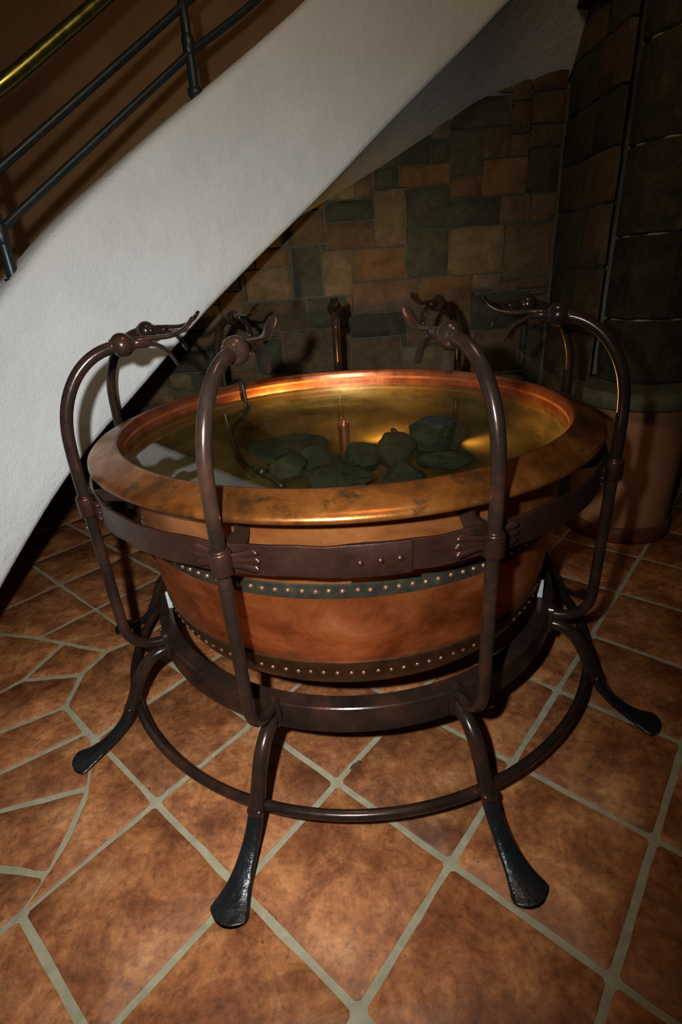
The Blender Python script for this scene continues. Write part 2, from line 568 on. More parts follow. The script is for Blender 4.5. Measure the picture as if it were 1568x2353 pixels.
XR = 1.29
WALL_BACK = slab('wall_back', [(-3.2, -0.02), (XR + .2, -0.02), (XR + .2, zw(1.4)), (1.0, zw(1.0)), (.656, zw(.656)), (.2, zw(.2)), (-.04, zw(-.04)), (-1.2, zw(-1.2)), (-2.48, zw(-2.48)), (-3.2, .35)],
                 'mortar', 0.06, 'uneven ashlar stone back wall under the staircase', 'wall', lambda u, z, d: (u, WY + 0.012 + d, z))
wl = slab('wall_upper', [(-4.0, -0.02), (2.6, -0.02), (2.6, 4.2), (-4.0, 4.2)], 'brown_wall', 0.1,
          'plain brown plaster wall behind the stair railing', 'wall', lambda u, z, d: (u, WY + 0.10 + d, z))
WALL_RIGHT = slab('wall_right', [(1.05, -0.02), (WY, -0.02), (WY, 4.2), (1.05, 4.2)], 'mortar', 0.015,
                  'shadowed stone return wall between the back wall and the pillar', 'wall', lambda u, z, d: (XR + 0.012 + d, u, z))
wr2 = slab('wall_side', [(XR + 0.02, -0.02), (4.0, -0.02), (4.0, 4.2), (XR + 0.02, 4.2)], 'dark_room', 0.08,
           'dark plaster wall behind the stone pillar', 'wall', lambda u, z, d: (u, 1.24 + d, z))

def stone_unit(rng):
    """unit stone: x,z in -.5...5, front at y=-1 (scaled), rough front"""
    n = 4
    V, F = [], []
    xs = [-.5, -.2, .2, .5]
    for i in range(n):
        for j in range(n):
            edge = i in (0, n - 1) or j in (0, n - 1)
            x = xs[i] + rng.uniform(-.02, .02); z = xs[j] + rng.uniform(-.025, .025)
            y = -.55 + rng.uniform(-.12, .12) if edge else -1.0 + rng.uniform(-.15, .15)
            V.append((x, y, z))
    for i in range(n - 1):
        for j in range(n - 1):
            F.append((i * n + j, (i + 1) * n + j, (i + 1) * n + j + 1, i * n + j + 1))
    ring = [(i, 0) for i in range(n)] + [(n - 1, j) for j in range(1, n)] + [(i, n - 1) for i in range(n - 2, -1, -1)] + [(0, j) for j in range(n - 2, 0, -1)]
    base = len(V)
    for i, j in ring:
        x, y, z = V[i * n + j]
        V.append((x, 0.6, z))
    m = len(ring)
    for k in range(m):
        a = ring[k]; b = ring[(k + 1) % m]
        F.append((a[0] * n + a[1], base + k, base + (k + 1) % m, b[0] * n + b[1]))
    me = mesh_of('stone', V, F)
    me.set_sharp_from_angle(angle=R(50))
    return me
srng = random.Random(11)
SHAPES = [stone_unit(srng) for _ in range(6)]
STONE = {}
for mk in ('s_brown', 's_tan', 's_orange', 's_pink', 's_green', 's_pillar'):
    STONE[mk] = []
    for s in SHAPES:
        c_ = s.copy(); c_.materials.append(MT[mk]); STONE[mk].append(c_)

def put_stone(parent, mk, u0, u1, z0, z1, place, g=0.010):
    me = srng.choice(STONE[mk])
    o = bpy.data.objects.new('stone', me)
    uc, zc = (u0 + u1) / 2, (z0 + z1) / 2
    o.location, o.rotation_euler = place(uc, zc)
    o.scale = ((u1 - u0) - g, 0.022 + srng.uniform(0, .008), (z1 - z0) - g)
    link(o, parent)

# stones measured on the photograph: (x0, y0, x1, y1) in a 1.96x view with origin (400, 380)
KNOWN = [
    ('s_green', 675, 140, 893, 232), ('s_brown', 690, 238, 893, 352), ('s_tan', 900, 118, 1028, 345), ('s_brown', 525, 190, 672, 365),
    ('s_green', 1034, 98, 1236, 290), ('s_green', 1034, 294, 1236, 490), ('s_orange', 1250, 52, 1400, 132), ('s_green', 1250, 138, 1460, 276),
    ('s_green', 535, 374, 654, 600), ('s_tan', 660, 368, 784, 598), ('s_orange', 790, 358, 1028, 500), ('s_pink', 800, 506, 1096, 645),
    ('s_orange', 1104, 492, 1342, 640), ('s_tan', 1244, 282, 1492, 484), ('s_tan', 1350, 490, 1484, 556), ('s_tan', 308, 466, 530, 604),
    ('s_brown', 372, 376, 526, 460), ('s_brown', 308, 610, 602, 742), ('s_green', 610, 604, 788, 734), ('s_green', 797, 652, 1044, 768),
    ('s_brown', 1056, 650, 1342, 820), ('s_green', 1350, 562, 1600, 742), ('s_brown', 490, 742, 784, 930), ('s_brown', 790, 774, 1018, 930),
    ('s_tan', 1024, 826, 1264, 960), ('s_green', 900, 10, 1020, 112), ('s_brown', 1500, 262, 1680, 480), ('s_brown', 1490, 488, 1700, 556),
    ('s_orange', 200, 570, 302, 720), ('s_brown', 1350, 748, 1560, 930), ('s_brown', 1466, 140, 1600, 256),
]
CELL = 0.035
x_min, z_min = -2.80, 0.0
NX = int((XR - 0.0 - x_min) / CELL); NZ = int(2.30 / CELL)
occ = [[False] * NZ for _ in range(NX)]
def top_ok(i, k): return k * CELL < zw(x_min + i * CELL) + 0.05
back_place = lambda u, z: ((u, WY, z), (0, 0, 0))
rects = []
def free(i0, i1, k0, k1):
    return i0 >= 0 and k0 >= 0 and i1 <= NX and k1 <= NZ and all(not occ[i][k] for i in range(i0, i1) for k in range(k0, k1))
def mark(i0, i1, k0, k1):
    for i in range(i0, i1):
        for k in range(k0, k1): occ[i][k] = True
def fill_rect(i0, i1, k0, k1, mk):
    i0 = max(i0, 0); k0 = max(k0, 0); i1 = min(i1, NX); k1 = min(k1, NZ)
    if i1 <= i0 or k1 <= k0 or not free(i0, i1, k0, k1): return False
    mark(i0, i1, k0, k1)
    rects.append([i0, i1, k0, k1, mk])
    return True
def grow(maxd):
    # let stones swallow the thin slivers left between them
    for _ in range(2):
        for r_ in rects:
            for side in range(4):
                i0, i1, k0, k1, mk = r_
                for d in range(1, maxd + 1):
                    st_ = [(i0 - d, i0, k0, k1), (i1, i1 + d, k0, k1), (i0, i1, k0 - d, k0), (i0, i1, k1, k1 + d)][side]
                    nx_ = [(i0 - d - 1, i0 - d, k0, k1), (i1 + d, i1 + d + 1, k0, k1), (i0, i1, k0 - d - 1, k0 - d), (i0, i1, k1 + d, k1 + d + 1)][side]
                    if not free(*st_): break
                    n_occ = sum(1 for i in range(nx_[0], nx_[1]) for k in range(nx_[2], nx_[3]) if not (0 <= i < NX and 0 <= k < NZ) or occ[i][k])
                    if n_occ >= 0.5 * (nx_[1] - nx_[0]) * (nx_[3] - nx_[2]):
                        mark(*st_)
                        if side == 0: r_[0] -= d
                        elif side == 1: r_[1] += d
                        elif side == 2: r_[2] -= d
                        else: r_[3] += d
                        break
for mk, a, b_, c_, d_ in KNOWN:
    pm = [wall_pt(400 + u / 1.96, 380 + v / 1.96, WY - .02) for u, v in ((a, b_), (c_, b_), (a, d_), (c_, d_))]
    u0 = (pm[0].x + pm[2].x) / 2; u1 = (pm[1].x + pm[3].x) / 2; z1 = (pm[0].z + pm[1].z) / 2; z0 = (pm[2].z + pm[3].z) / 2
    i0, i1 = round((u0 - x_min) / CELL), round((u1 - x_min) / CELL)
    k0, k1 = round(z0 / CELL), round(z1 / CELL)
    for sh in ((0, 0, 0, 0), (1, 0, 0, 0), (0, 0, 1, 0), (0, 0, 0, -1), (0, -1, 0, 0), (1, 0, 1, 0), (1, 0, 0, -1), (0, -1, 1, 0), (1, -1, 1, -1), (1, -1, 1, 0), (1, 0, 1, -1)):
        if fill_rect(i0 + sh[0], i1 + sh[1], k0 + sh[2], k1 + sh[3], mk): break
grow(2)
for k in range(NZ):
    for i in range(NX):
        if occ[i][k] or not top_ok(i, k): continue
        wi = 0; want = srng.choice((4, 5, 7, 8, 9)); hh = srng.choice((3, 4, 4, 5, 6))
        while wi < want and i + wi < NX and not occ[i + wi][k]: wi += 1
        rest = 0
        while i + wi + rest < NX and not occ[i + wi + rest][k] and rest < 3: rest += 1
        if rest < 3: wi += rest
        h = 0
        while h < hh and k + h < NZ and all(not occ[i + q][k + h] for q in range(wi)): h += 1
        x_here = x_min + i * CELL
        pool = ('s_brown', 's_brown', 's_green', 's_tan', 's_orange') if x_here < .9 else ('s_brown', 's_green', 's_green', 's_brown')
        fill_rect(i, i + wi, k, k + h, srng.choice(pool))
grow(2)
for i0, i1, k0, k1, mk in rects:
    put_stone(WALL_BACK, mk, x_min + i0 * CELL, x_min + i1 * CELL, z_min + k0 * CELL, z_min + k1 * CELL, back_place)
# return wall stones, coursed
zc = 0.0
while zc < 3.2:
    h = srng.choice((.22, .27, .31))
    y = 1.01
    while y < WY - .03:
        y1 = min(WY - .005, y + srng.uniform(.22, .36))
        if WY - y1 < .12: y1 = WY - .005
        put_stone(WALL_RIGHT, srng.choice(('s_brown', 's_green', 's_brown')), y, y1, zc, zc + h, lambda u, z: ((XR, u, z), (0, 0, PI / 2 * -1)))
        y = y1
    zc += h

# ------------------------------------------------------------------ staircase
PLAN = smooth_path([(-1.75, -1.3), (-1.5, -.8), (-1.3, -.42), (-1.12, -.1), (-.92, .16), (-.62, .47), (-.2, .80), (.3, 1.02), (.8, 1.13), (1.275, 1.18)], 8)
BX = [-1.75, -1.46, -1.3, -1.201, -1.11, -.97, -.773, -.542, -.307, -.033, .229, .388, .582, .694, .795, 1.3]
BZ = [0.002, .002, .29, .469, .634, .828, 1.027, 1.266, 1.471, 1.693, 1.914, 2.042, 2.191, 2.277, 2.361, 2.74]
TX = [-1.75, -1.5, -1.3, -1.039, -.983, -.854, -.636, -.431, -.237, -.048, .5, 1.3]
TZ = [.38, .72, .99, 1.372, 1.457, 1.616, 1.835, 2.017, 2.184, 2.334, 2.80, 3.45]
STAIR = thing('staircase', 'curving white plastered staircase sweeping up over the fountain', 'staircase')
STAIR['kind'] = 'structure'
def wall_x(x):
    return x if x > -.04 else x + 1.1 * (x + .04)
def plan_frame(i):
    a = PLAN[max(0, i - 1)]; b = PLAN[min(len(PLAN) - 1, i + 1)]
    t = Vector((b[0] - a[0], b[1] - a[1])).normalized()
    return Vector(PLAN[i]), Vector((-t.y, t.x))       # point, inward normal (away from the fountain)
def smooth_z(x, xs, zs):
    return sum(interp(x + d, xs, zs) for d in (-.06, -.03, 0, .03, .06)) / 5
V, F = [], []
NV = 0
for i in range(len(PLAN)):
    p, nrm = plan_frame(i)
    zb = smooth_z(p.x, BX, BZ); zt = smooth_z(p.x, TX, TZ)
    prof = [(0.02, zb + 0.001), (0.006, zb + .008), (0.0, zb + 0.03)]
    for k in range(1, 8): prof.append((0.0, zb + .03 + (zt - .05 - zb - .03) * k / 8))
    prof += [(0.0, zt - .05), (.004, zt - .028), (.016, zt - .010), (.036, zt), (.12, zt + .002), (.15, zt - .01), (.155, zt - .04), (.155, zt - .35)]
    NV = len(prof)
    for d, z in prof:
        q = p + nrm * d
        V.append((q.x, q.y, z))
for i in range(len(PLAN) - 1):
    for k in range(NV - 1):
        F.append((i * NV + k, (i + 1) * NV + k, (i + 1) * NV + k + 1, i * NV + k + 1))
obj('parapet_wall', mesh_of('parapet_wall', V, F), 'white', STAIR)
# underside
V, F = [], []
NS = 10
for i in range(len(PLAN)):
    p, nrm = plan_frame(i)
    zb = smooth_z(p.x, BX, BZ)
    a = p + nrm * 0.018
    xw = wall_x(p.x)
    za, zwl = zb, max(zw(xw), 0.0)
    for k in range(NS + 1):
        t = k / NS
        v = 1 - t
        z = zwl + (za - zwl) * (v ** 1.25)
        V.append((a.x + (xw - a.x) * t, a.y + (WY + .05 - a.y) * t, z))
for i in range(len(PLAN) - 1):
    for k in range(NS):
        F.append((i * (NS + 1) + k, i * (NS + 1) + k + 1, (i + 1) * (NS + 1) + k + 1, (i + 1) * (NS + 1) + k))
obj('soffit', mesh_of('soffit', V, F), 'white', STAIR)
# flight behind the parapet, closing the stair from above
V, F = [], []
for i in range(len(PLAN)):
    p, nrm = plan_frame(i)
    zt = smooth_z(p.x, TX, TZ)
    a = p + nrm * 0.154
    V.append((a.x, a.y, zt - .34)); V.append((wall_x(p.x), WY + .11, zt - .34))
for i in range(len(PLAN) - 1):
    F.append((2 * i, 2 * i + 1, 2 * i + 3, 2 * i + 2))
obj('flight', mesh_of('flight', V, F), 'white', STAIR)

# railing
RAIL = thing('stair_railing', 'dark metal railing with brass handrail standing on the white parapet', 'railing', loc=(0, 0, 0))
def rail_tube(name, pts, r, mat, seg=14):
    return obj(name, tube3(name, smooth_path(pts, 5), r, seg), mat, RAIL)
rail_tube('handrail', [(-1.22, -.03, 1.70), (-1.10, .075, 1.82), (-.961, .219, 1.95), (-.833, .361, 2.089), (-.698, .494, 2.23), (-.50, .68, 2.44), (-.24, .87, 2.68), (0.05, 1.0, 2.92)], 0.022, 'brass', 18)
rail_tube('rail', [(-1.24, -.04, 1.49), (-1.13, .04, 1.61), (-1.004, .17, 1.74), (-.85, .342, 1.905), (-.674, .516, 2.083), (-.483, .681, 2.266), (-.24, .87, 2.49), (0.05, 1.0, 2.73)], 0.0125, 'rail_paint')
rail_tube('rail', [(-1.24, -.05, 1.33), (-1.15, .025, 1.45), (-1.025, .145, 1.585), (-.871, .32, 1.752), (-.689, .502, 1.937), (-.488, .678, 2.131), (-.452, .707, 2.162), (-.23, .863, 2.338), (0.05, .98, 2.57)], 0.0125, 'rail_paint')
for (px, py, z0, z1) in ((-1.040, .128, 1.425, 1.88), (-.476, .688, 2.03, 2.46)):
    po = obj('post', tube3('post', [(px, py, z0 - .03), (px, py, z0 + .02), (px, py, z0 + .12), (px, py, z1)], [.0205, .019, .0175, .0165], 14), 'rail_paint', RAIL)
    obj('base_plate', tube3('base_plate', [(px, py, z0 - .012), (px, py, z0 + .008)], .028, 16), 'rail_paint', po)
    obj('joint_sleeve', tube3('joint_sleeve', [(px, py, z0 + .105), (px, py, z0 + .110), (px, py, z0 + .16), (px, py, z0 + .165)], [.018, .0225, .0225, .018], 14), 'rail_paint', po)

# ------------------------------------------------------------------ pillar on a round plinth
PIL = thing('stone_pillar', 'stone pillar on a round terracotta plinth with a stone slab cap', 'pillar', loc=(1.50, .90, 0))
obj('plinth', lathe('plinth', [(0.0, .04), (.245, .04), (.25, .06), (.252, .40), (.256, .70), (.256, .71), (0, .71)], 64), 'terra_plinth', PIL)
obj('skirting', lathe('skirting', [(.24, 0.0), (.268, 0.0), (.270, .012), (.268, .075), (.262, .084), (.24, .084)], 64), 'base_paint', PIL)
prng = random.Random(5)
cm = lathe('cap_slab', [(0, .705), (.285, .705), (.305, .715), (.312, .74), (.305, .775), (.29, .788), (0, .790)], 64)
for v in cm.vertices:
    a = math.atan2(v.co.y, v.co.x)
    k = 1 + .02 * math.sin(3 * a + 1) + .012 * math.sin(7 * a)
    v.co.x *= k; v.co.y *= k
obj('cap_slab', cm, 's_cap', PIL, 40)
z = .789
for h in (.30, .365, .36, .37, .36, .36):
    n = 8
    V, F = [], []
    ap = .205
    rows = [(0.0, ap - .012), (.010, ap), (h * .5, ap + .003), (h - .012, ap), (h - .004, ap - .012)]
    for dz, q in rows:
        for k in range(n):
            a = PI / 8 + k * PI / 4 + .1
            rr = q / math.cos(PI / 8) + prng.uniform(-.003, .003)
            V.append((.08 + rr * math.cos(a), .115 + rr * math.sin(a), z + dz))
    for i in range(len(rows) - 1):
        for k in range(n):
            F.append((i * n + k, i * n + (k + 1) % n, (i + 1) * n + (k + 1) % n, (i + 1) * n + k))
    F.append(tuple(range(n))); F.append(tuple((len(rows) - 1) * n + k for k in range(n)))
    obj('drum', mesh_of('drum', V, F, False), 's_pillar', PIL)
    obj('mortar_joint', lathe('mortar_joint', [(0, z + h - .006), (.206, z + h - .006), (.206, z + h + .002), (0, z + h + .002)], 8), 'grout', PIL).location = (.08, .115, 0)
    z += h
beam = tag(obj('timber_lintel', box_mesh('timber_lintel', 1.19, 1.30, 1.00, 1.50, 2.42, 2.50, .006), 'timber'),
           'dark timber lintel high on the shadowed return wall', 'lintel')

# ------------------------------------------------------------------ kettle
KET = thing('copper_kettle', 'large round riveted copper kettle with a wide sloping rim', 'kettle')
obj('upper_wall', lathe('upper_wall', [(.707, .945), (.7055, .90), (.701, .84), (.697, .77), (.693, .70)], 160), 'copper_top', KET)
obj('lower_wall', lathe('lower_wall', [(.694, .70), (.6925, .66), (.690, .62), (.686, .56), (.679, .50), (.668, .45), (.660, .42)], 160), 'copper', KET)
obj('bottom', lathe('bottom', [(.660, .425), (.654, .40), (.645, .382), (.634, .374), (.60, .367), (.5, .359), (.3, .352), (.001, .349)], 160), 'copper', KET)
b1 = obj('upper_rivet_band', lathe('upper_rivet_band', [(.692, .679), (.6975, .681), (.6985, .70), (.6985, .718), (.694, .721)], 160), 'band_green', KET, 40)
b2 = obj('lower_rivet_band', lathe('lower_rivet_band', [(.640, .374), (.6475, .376), (.663, .405), (.6725, .44), (.6780, .468), (.670, .472)], 160), 'band_brown', KET, 40)
obj('rim', lathe('rim', [(.708, .925), (.710, .955), (.713, .968), (.717, .9735), (.722, .974), (.730, .971), (.765, .959), (.788, .951), (.797, .9465),
                         (.803, .940), (.804, .934), (.801, .928), (.794, .926), (.787, .929), (.775, .940), (.735, .953), (.712, .945)], 192), 'rim', KET)
obj('lip', lathe('lip', [(.7195, .9742), (.7165, .9738), (.7125, .968), (.7092, .955), (.7060, .93), (.7045, .905)], 192), 'lip', KET)
obj('basin_lining', lathe('basin_lining', [(.7045, .907), (.699, .885), (.690, .855), (.678, .828), (.664, .812), (.640, .803), (.55, .794), (.35, .780), (.001, .765)], 192), 'basin', KET)
# rivets
def dome_mesh(name, r, h):
    V, F = [], []
    n = 8
    for k in range(3):
        a = k / 3 * PI / 2
        for q in range(n):
            t = 2 * PI * q / n
            V.append((r * math.cos(a) * math.cos(t), -h * math.sin(a), r * math.cos(a) * math.sin(t)))
    V.append((0, -h, 0))
    for k in range(2):
        for q in range(n):
            F.append((k * n + q, k * n + (q + 1) % n, (k + 1) * n + (q + 1) % n, (k + 1) * n + q))
    for q in range(n):
        F.append((2 * n + q, 2 * n + (q + 1) % n, 3 * n))
    return mesh_of(name, V, F)
rv = dome_mesh('rivet', .0068, .0062); rv.materials.append(MT['rivet'])
def ring_rivets(parent, me, count, r, z, tilt, a0, rg):
    for k in range(count):
        th = a0 + 2 * PI * k / count + rg.uniform(-.003, .003)
        o = bpy.data.objects.new('rivet', me)
        o.location = (r * math.sin(th), -r * math.cos(th), z + rg.uniform(-.0015, .0015))
        o.rotation_euler = (tilt, 0, th)
        link(o, parent)
rg = random.Random(2)
ring_rivets(KET, rv, 132, .698, .703, 0.0, .01, rg)
ring_rivets(KET, rv, 118, .6675, .428, R(16), .02, rg)

# ------------------------------------------------------------------ iron stand
ST = thing('fountain_stand', 'dark wrought-iron stand of nine curled uprights holding the kettle', 'stand')
NUP = 9
ANG = [R(20 + 40 * k) + DL for k in range(NUP)]

ur = .0155
up_path = [(.726, .343), (.75, .345), (.775, .352), (.80, .368), (.820, .395), (.829, .425), (.8315, .47), (.832, .60), (.832, .75), (.8325, .92), (.831, 1.00),
           (.827, 1.055), (.816, 1.105), (.797, 1.150), (.770, 1.190), (.737, 1.220), (.700, 1.239), (.660, 1.2475), (.625, 1.250)]
up_path = [(r, z, ur, ur) for r, z in smooth_path(up_path, 3)]
me_up = sweep_plane('upright', up_path, 18)
# neck of the curl, two leaf-shaped tongues, ball
neck = [(.63, 1.2495, .0140, .0140), (.605, 1.2505, .0138, .0150), (.585, 1.2500, .0135, .0145), (.574, 1.2490, .0120, .0095)]
me_neck = sweep_plane('neck', neck, 16)
def tongue(pts, ws, ts):
    P = smooth_path([(r, z, w_, t_) for (r, z), w_, t_ in zip(pts, ws, ts)], 5)
    return sweep_plane('tongue', P, 14)
me_tu = tongue([(.62, 1.2555), (.585, 1.2580), (.555, 1.2570), (.525, 1.2575), (.500, 1.2635), (.480, 1.2735), (.465, 1.2860), (.4555, 1.2970), (.4530, 1.3005)],
               [.0100, .0120, .0118, .0115, .0125, .0150, .0160, .0115, .004], [.005, .0065, .0062, .0058, .0055, .0052, .0050, .0042, .002])
me_td = tongue([(.62, 1.2460), (.590, 1.2455), (.568, 1.2420), (.548, 1.2320), (.533, 1.2160), (.5225, 1.1975), (.5165, 1.1830), (.5155, 1.1775)],
               [.0100, .0120, .0118, .0115, .0120, .0130, .0100, .004], [.005, .0065, .0060, .0055, .0050, .0046, .0040, .002])
ballp = []
for k in range(13):
    a = -PI / 2 + PI * k / 12
    ballp.append((.648 - .0285 * math.sin(a), 1.2490, max(.0305 * math.cos(a) ** .9 if math.cos(a) > 0 else 0, .0165), max(.0305 * math.cos(a) ** .9 if math.cos(a) > 0 else 0, .0165)))
me_ball = sweep_plane('ball', ballp, 16)
# leg (upper tube) and flattened hammered foot
leg = [(.726, .305), (.752, .303), (.782, .290), (.812, .262), (.838, .218), (.862, .165), (.884, .126)]
lw = [.0185, .019, .0195, .020, .020, .020, .0205]
lp = smooth_path([(r, z, w_, w_) for (r, z), w_ in zip(leg, lw)], 5)
me_leg = sweep_plane('leg', lp, 18)
foot = [(.872, .1475, .0185, .0175), (.884, .126, .0200, .0165), (.910, .0905, .0210, .0145), (.945, .0580, .0235, .0120), (.985, .0330, .0290, .0100), (1.020, .0190, .0365, .0090),
        (1.050, .0120, .0440, .0085), (1.074, .0092, .0495, .0080), (1.084, .0088, .0505, .0076), (1.0875, .0087, .0495, .0062)]
me_foot = sweep_plane('foot', smooth_path(foot, 4), 24, 2.6)
for v in me_foot.vertices:                              # fan-shaped, rounded toe
    k = min(1, max(0, (-v.co.y - .99) / .08))
    v.co.y += k * .024 * (v.co.x / .05) ** 2
me_knob = dome_mesh('knuckle', .0125, .011)
# attachment plate on the base ring
def plate_mesh():
    V, F = [], []
    n = 20
    for d in (0.716, .7305, .7325):
        s = 1.0 if d < .732 else .9
        for k in range(n):
            a = 2 * PI * k / n
            x = math.copysign(abs(math.cos(a)) ** .75, math.cos(a)) * .0245 * s
            zz = .322 + math.copysign(abs(math.sin(a)) ** .75, math.sin(a)) * .052 * s
            V.append((x, -d, zz))
    for i in range(2):
        for k in range(n):
            F.append((i * n + k, i * n + (k + 1) % n, (i + 1) * n + (k + 1) % n, (i + 1) * n + k))
    F.append(tuple(2 * n + k for k in range(n)))
    F.append(tuple(range(n)))
    return mesh_of('plate', V, F)
me_plate = plate_mesh(); me_plate.set_sharp_from_angle(angle=R(40))
# collar and flared wings clamping the upright to the band
col_prof = [(.0158, .823), (.0225, .823), (.0235, .826), (.0240, .85), (.0235, .8735), (.0225, .877), (.0158, .877)]
me_collar = lathe('clamp', col_prof, 24)
for v in me_collar.vertices: v.co.y -= .832
me_weld = lathe('weld', [(.0150, .876), (.0200, .877), (.0200, .880), (.0180, .882), (.0150, .882)], 24)
for v in me_weld.vertices: v.co.y -= .832
def wing_mesh(sgn):
    V, F = [], []
    NA, NZ_ = 12, 15
    def P(i, k, rr):
        u = i / (NA - 1); v = -1 + 2 * k / (NZ_ - 1)
        L = .058 + .012 * abs(math.cos(1.5 * PI * v)) - .006 * abs(v)
        s = .012 + (L) * u
        hh = .0150 + .0145 * u ** 1.4
        ridge = .0022 * math.cos(3 * PI * v) * u ** 2 - .0012 * (1 - v * v) * u + .0026
        r_ = rr if rr < .812 else .8145 + ridge + .008 * (1 - u) ** 3
        th = sgn * s / .815
        return (r_ * math.sin(th), -r_ * math.cos(th), .849 + hh * v)
    for rr in (.8095, .82):
        for i in range(NA):
            for k in range(NZ_): V.append(P(i, k, rr))
    off = NA * NZ_
    for i in range(NA - 1):
        for k in range(NZ_ - 1):
            q = (i * NZ_ + k, (i + 1) * NZ_ + k, (i + 1) * NZ_ + k + 1, i * NZ_ + k + 1)
            F.append(tuple(off + x for x in q)); F.append(tuple(reversed(q)))
    bd = [(i, 0) for i in range(NA)] + [(NA - 1, k) for k in range(1, NZ_)] + [(i, NZ_ - 1) for i in range(NA - 2, -1, -1)] + [(0, k) for k in range(NZ_ - 2, 0, -1)]
    ids = [i * NZ_ + k for i, k in bd]
    for k in range(len(ids)):
        a, b = ids[k], ids[(k + 1) % len(ids)]
        F.append((a, b, off + b, off + a))
    return mesh_of('wing', V, F)
me_wl, me_wr = wing_mesh(-1), wing_mesh(1)
# bracket: flat strip from the band in to the kettle, then up under the rim
def strip_mesh(name, path, hw, ht):
    return sweep_plane(name, [(r, z, hw, ht) for r, z in path], 8, 6)
def radial_plate(name, poly, ht):
    n = len(poly)
    V = [(-ht, -r, z) for r, z in poly] + [(ht, -r, z) for r, z in poly]
    F = [tuple(range(n)), tuple(reversed(range(n, 2 * n)))] + [(k, (k + 1) % n, n + (k + 1) % n, n + k) for k in range(n)]
    return mesh_of(name, V, F, False)
me_br = radial_plate('bracket', [(.8025, .886), (.757, .886), (.757, .9435), (.7095, .9445), (.7085, .862), (.735, .836), (.8025, .858)], .0045)
for mname, mk in ((me_up, 'iron'), (me_neck, 'iron'), (me_tu, 'iron'), (me_td, 'iron'), (me_ball, 'iron'), (me_leg, 'iron'), (me_foot, 'iron_hammer'), (me_knob, 'iron'),
                  (me_plate, 'iron'), (me_collar, 'iron_band'), (me_weld, 'iron_band'), (me_wl, 'iron_band'), (me_wr, 'iron_band'), (me_br, 'iron')):
    mname.materials.append(MT[mk])

def spin(name, me, th, parent):
    o = bpy.data.objects.new(name, me)
    o.rotation_euler.z = th
    return link(o, parent)
def child(name, me, parent):
    return link(bpy.data.objects.new(name, me), parent)
for th in ANG:
    u = spin('upright', me_up, th, ST)
    child('neck', me_neck, u); child('ball', me_ball, u)
    child('upper_tongue', me_tu, u); child('lower_tongue', me_td, u)
    lg = spin('leg', me_leg, th, ST)
    child('foot', me_foot, lg)
    for sx in (-1, 1):
        k = child('knuckle', me_knob, lg)
        k.location = (sx * .012, -.885, .137)
        k.rotation_euler = (0, 0, sx * R(60))
    spin('plate', me_plate, th, ST)
    cl = spin('clamp', me_collar, th, ST)
    child('weld', me_weld, cl); child('wing', me_wl, cl); child('wing', me_wr, cl)
    spin('bracket', me_br, th, ST)

def rect_ring(name, r0, r1, z0, z1, b=.0015, seg=180):
    return lathe(name, [(r0 + b, z0), (r1 - b, z0), (r1, z0 + b), (r1, z1 - b), (r1 - b, z1), (r0 + b, z1), (r0, z1 - b), (r0, z0 + b)], seg, closed_prof=True)
bandm = rect_ring('band', .8025, .811, .812, .885)
brg = random.Random(9)
for v in bandm.vertices:
    a = math.atan2(v.co.x, -v.co.y)
    v.co.z += .0016 * math.sin(a * 23) + .0012 * math.sin(a * 41 + 1)
obj('band', bandm, 'iron_band', ST, 35)
lapm = lathe('lap_plate', [(.809, .811), (.8160, .811), (.8175, .814), (.8175, .884), (.8160, .8875), (.809, .8875)], 12, R(-1.6), R(8.6), True)
lap = obj('lap_plate', lapm, 'iron_band', ST, 35)
me_bolt = dome_mesh('band_rivet', .0085, .0075); me_bolt.materials.append(MT['iron_band'])
for dg, zz in ((1.1, .847), (4.0, .849), (6.8, .850)):
    o = bpy.data.objects.new('band_rivet', me_bolt)
    th = R(dg)
    o.location = (.8172 * math.sin(th), -.8172 * math.cos(th), zz); o.rotation_euler.z = th
    link(o, lap)
obj('base_ring', lathe('base_ring', [(.674, .345), (.674, .3535), (.676, .3555), (.719, .3555), (.722, .3525), (.722, .272), (.720, .270), (.712, .270), (.711, .272), (.711, .345)], 180, closed_prof=True), 'iron', ST, 35)
fr_prof = [(.853 + .0145 * math.cos(2 * PI * k / 14), .126 + .0145 * math.sin(2 * PI * k / 14)) for k in range(14)]
obj('floor_hoop', lathe('floor_hoop', fr_prof, 160, closed_prof=True), 'iron', ST)

# pale packing pieces between kettle and ring
for i_, th in enumerate((R(-72), R(66))):
    o = obj('packing_wedge', box_mesh('packing_wedge', -.004, .004, -.688, -.672, .352, .42, .001), 'felt', ST)
    o.rotation_euler.z = th

# ------------------------------------------------------------------ water and what stands in it
wm = lathe('water', [(.7055, .916), (.6, .916), (.3, .916), (.001, .916)], 128)
if wm.polygons[0].normal.z < 0:
    wm.flip_normals()
tag(obj('water', wm, 'water'), 'still clear water filling the copper kettle', 'water', kind='stuff')

pipe = lathe('fountain_pipe', [(.020, .767), (.020, .919), (.0195, .921), (.0175, .921), (.0170, .919), (.0170, .80)], 28)
tag(obj('fountain_pipe', pipe, 'pipe', None, 40), 'upright copper spout pipe in the middle of the water', 'pipe')

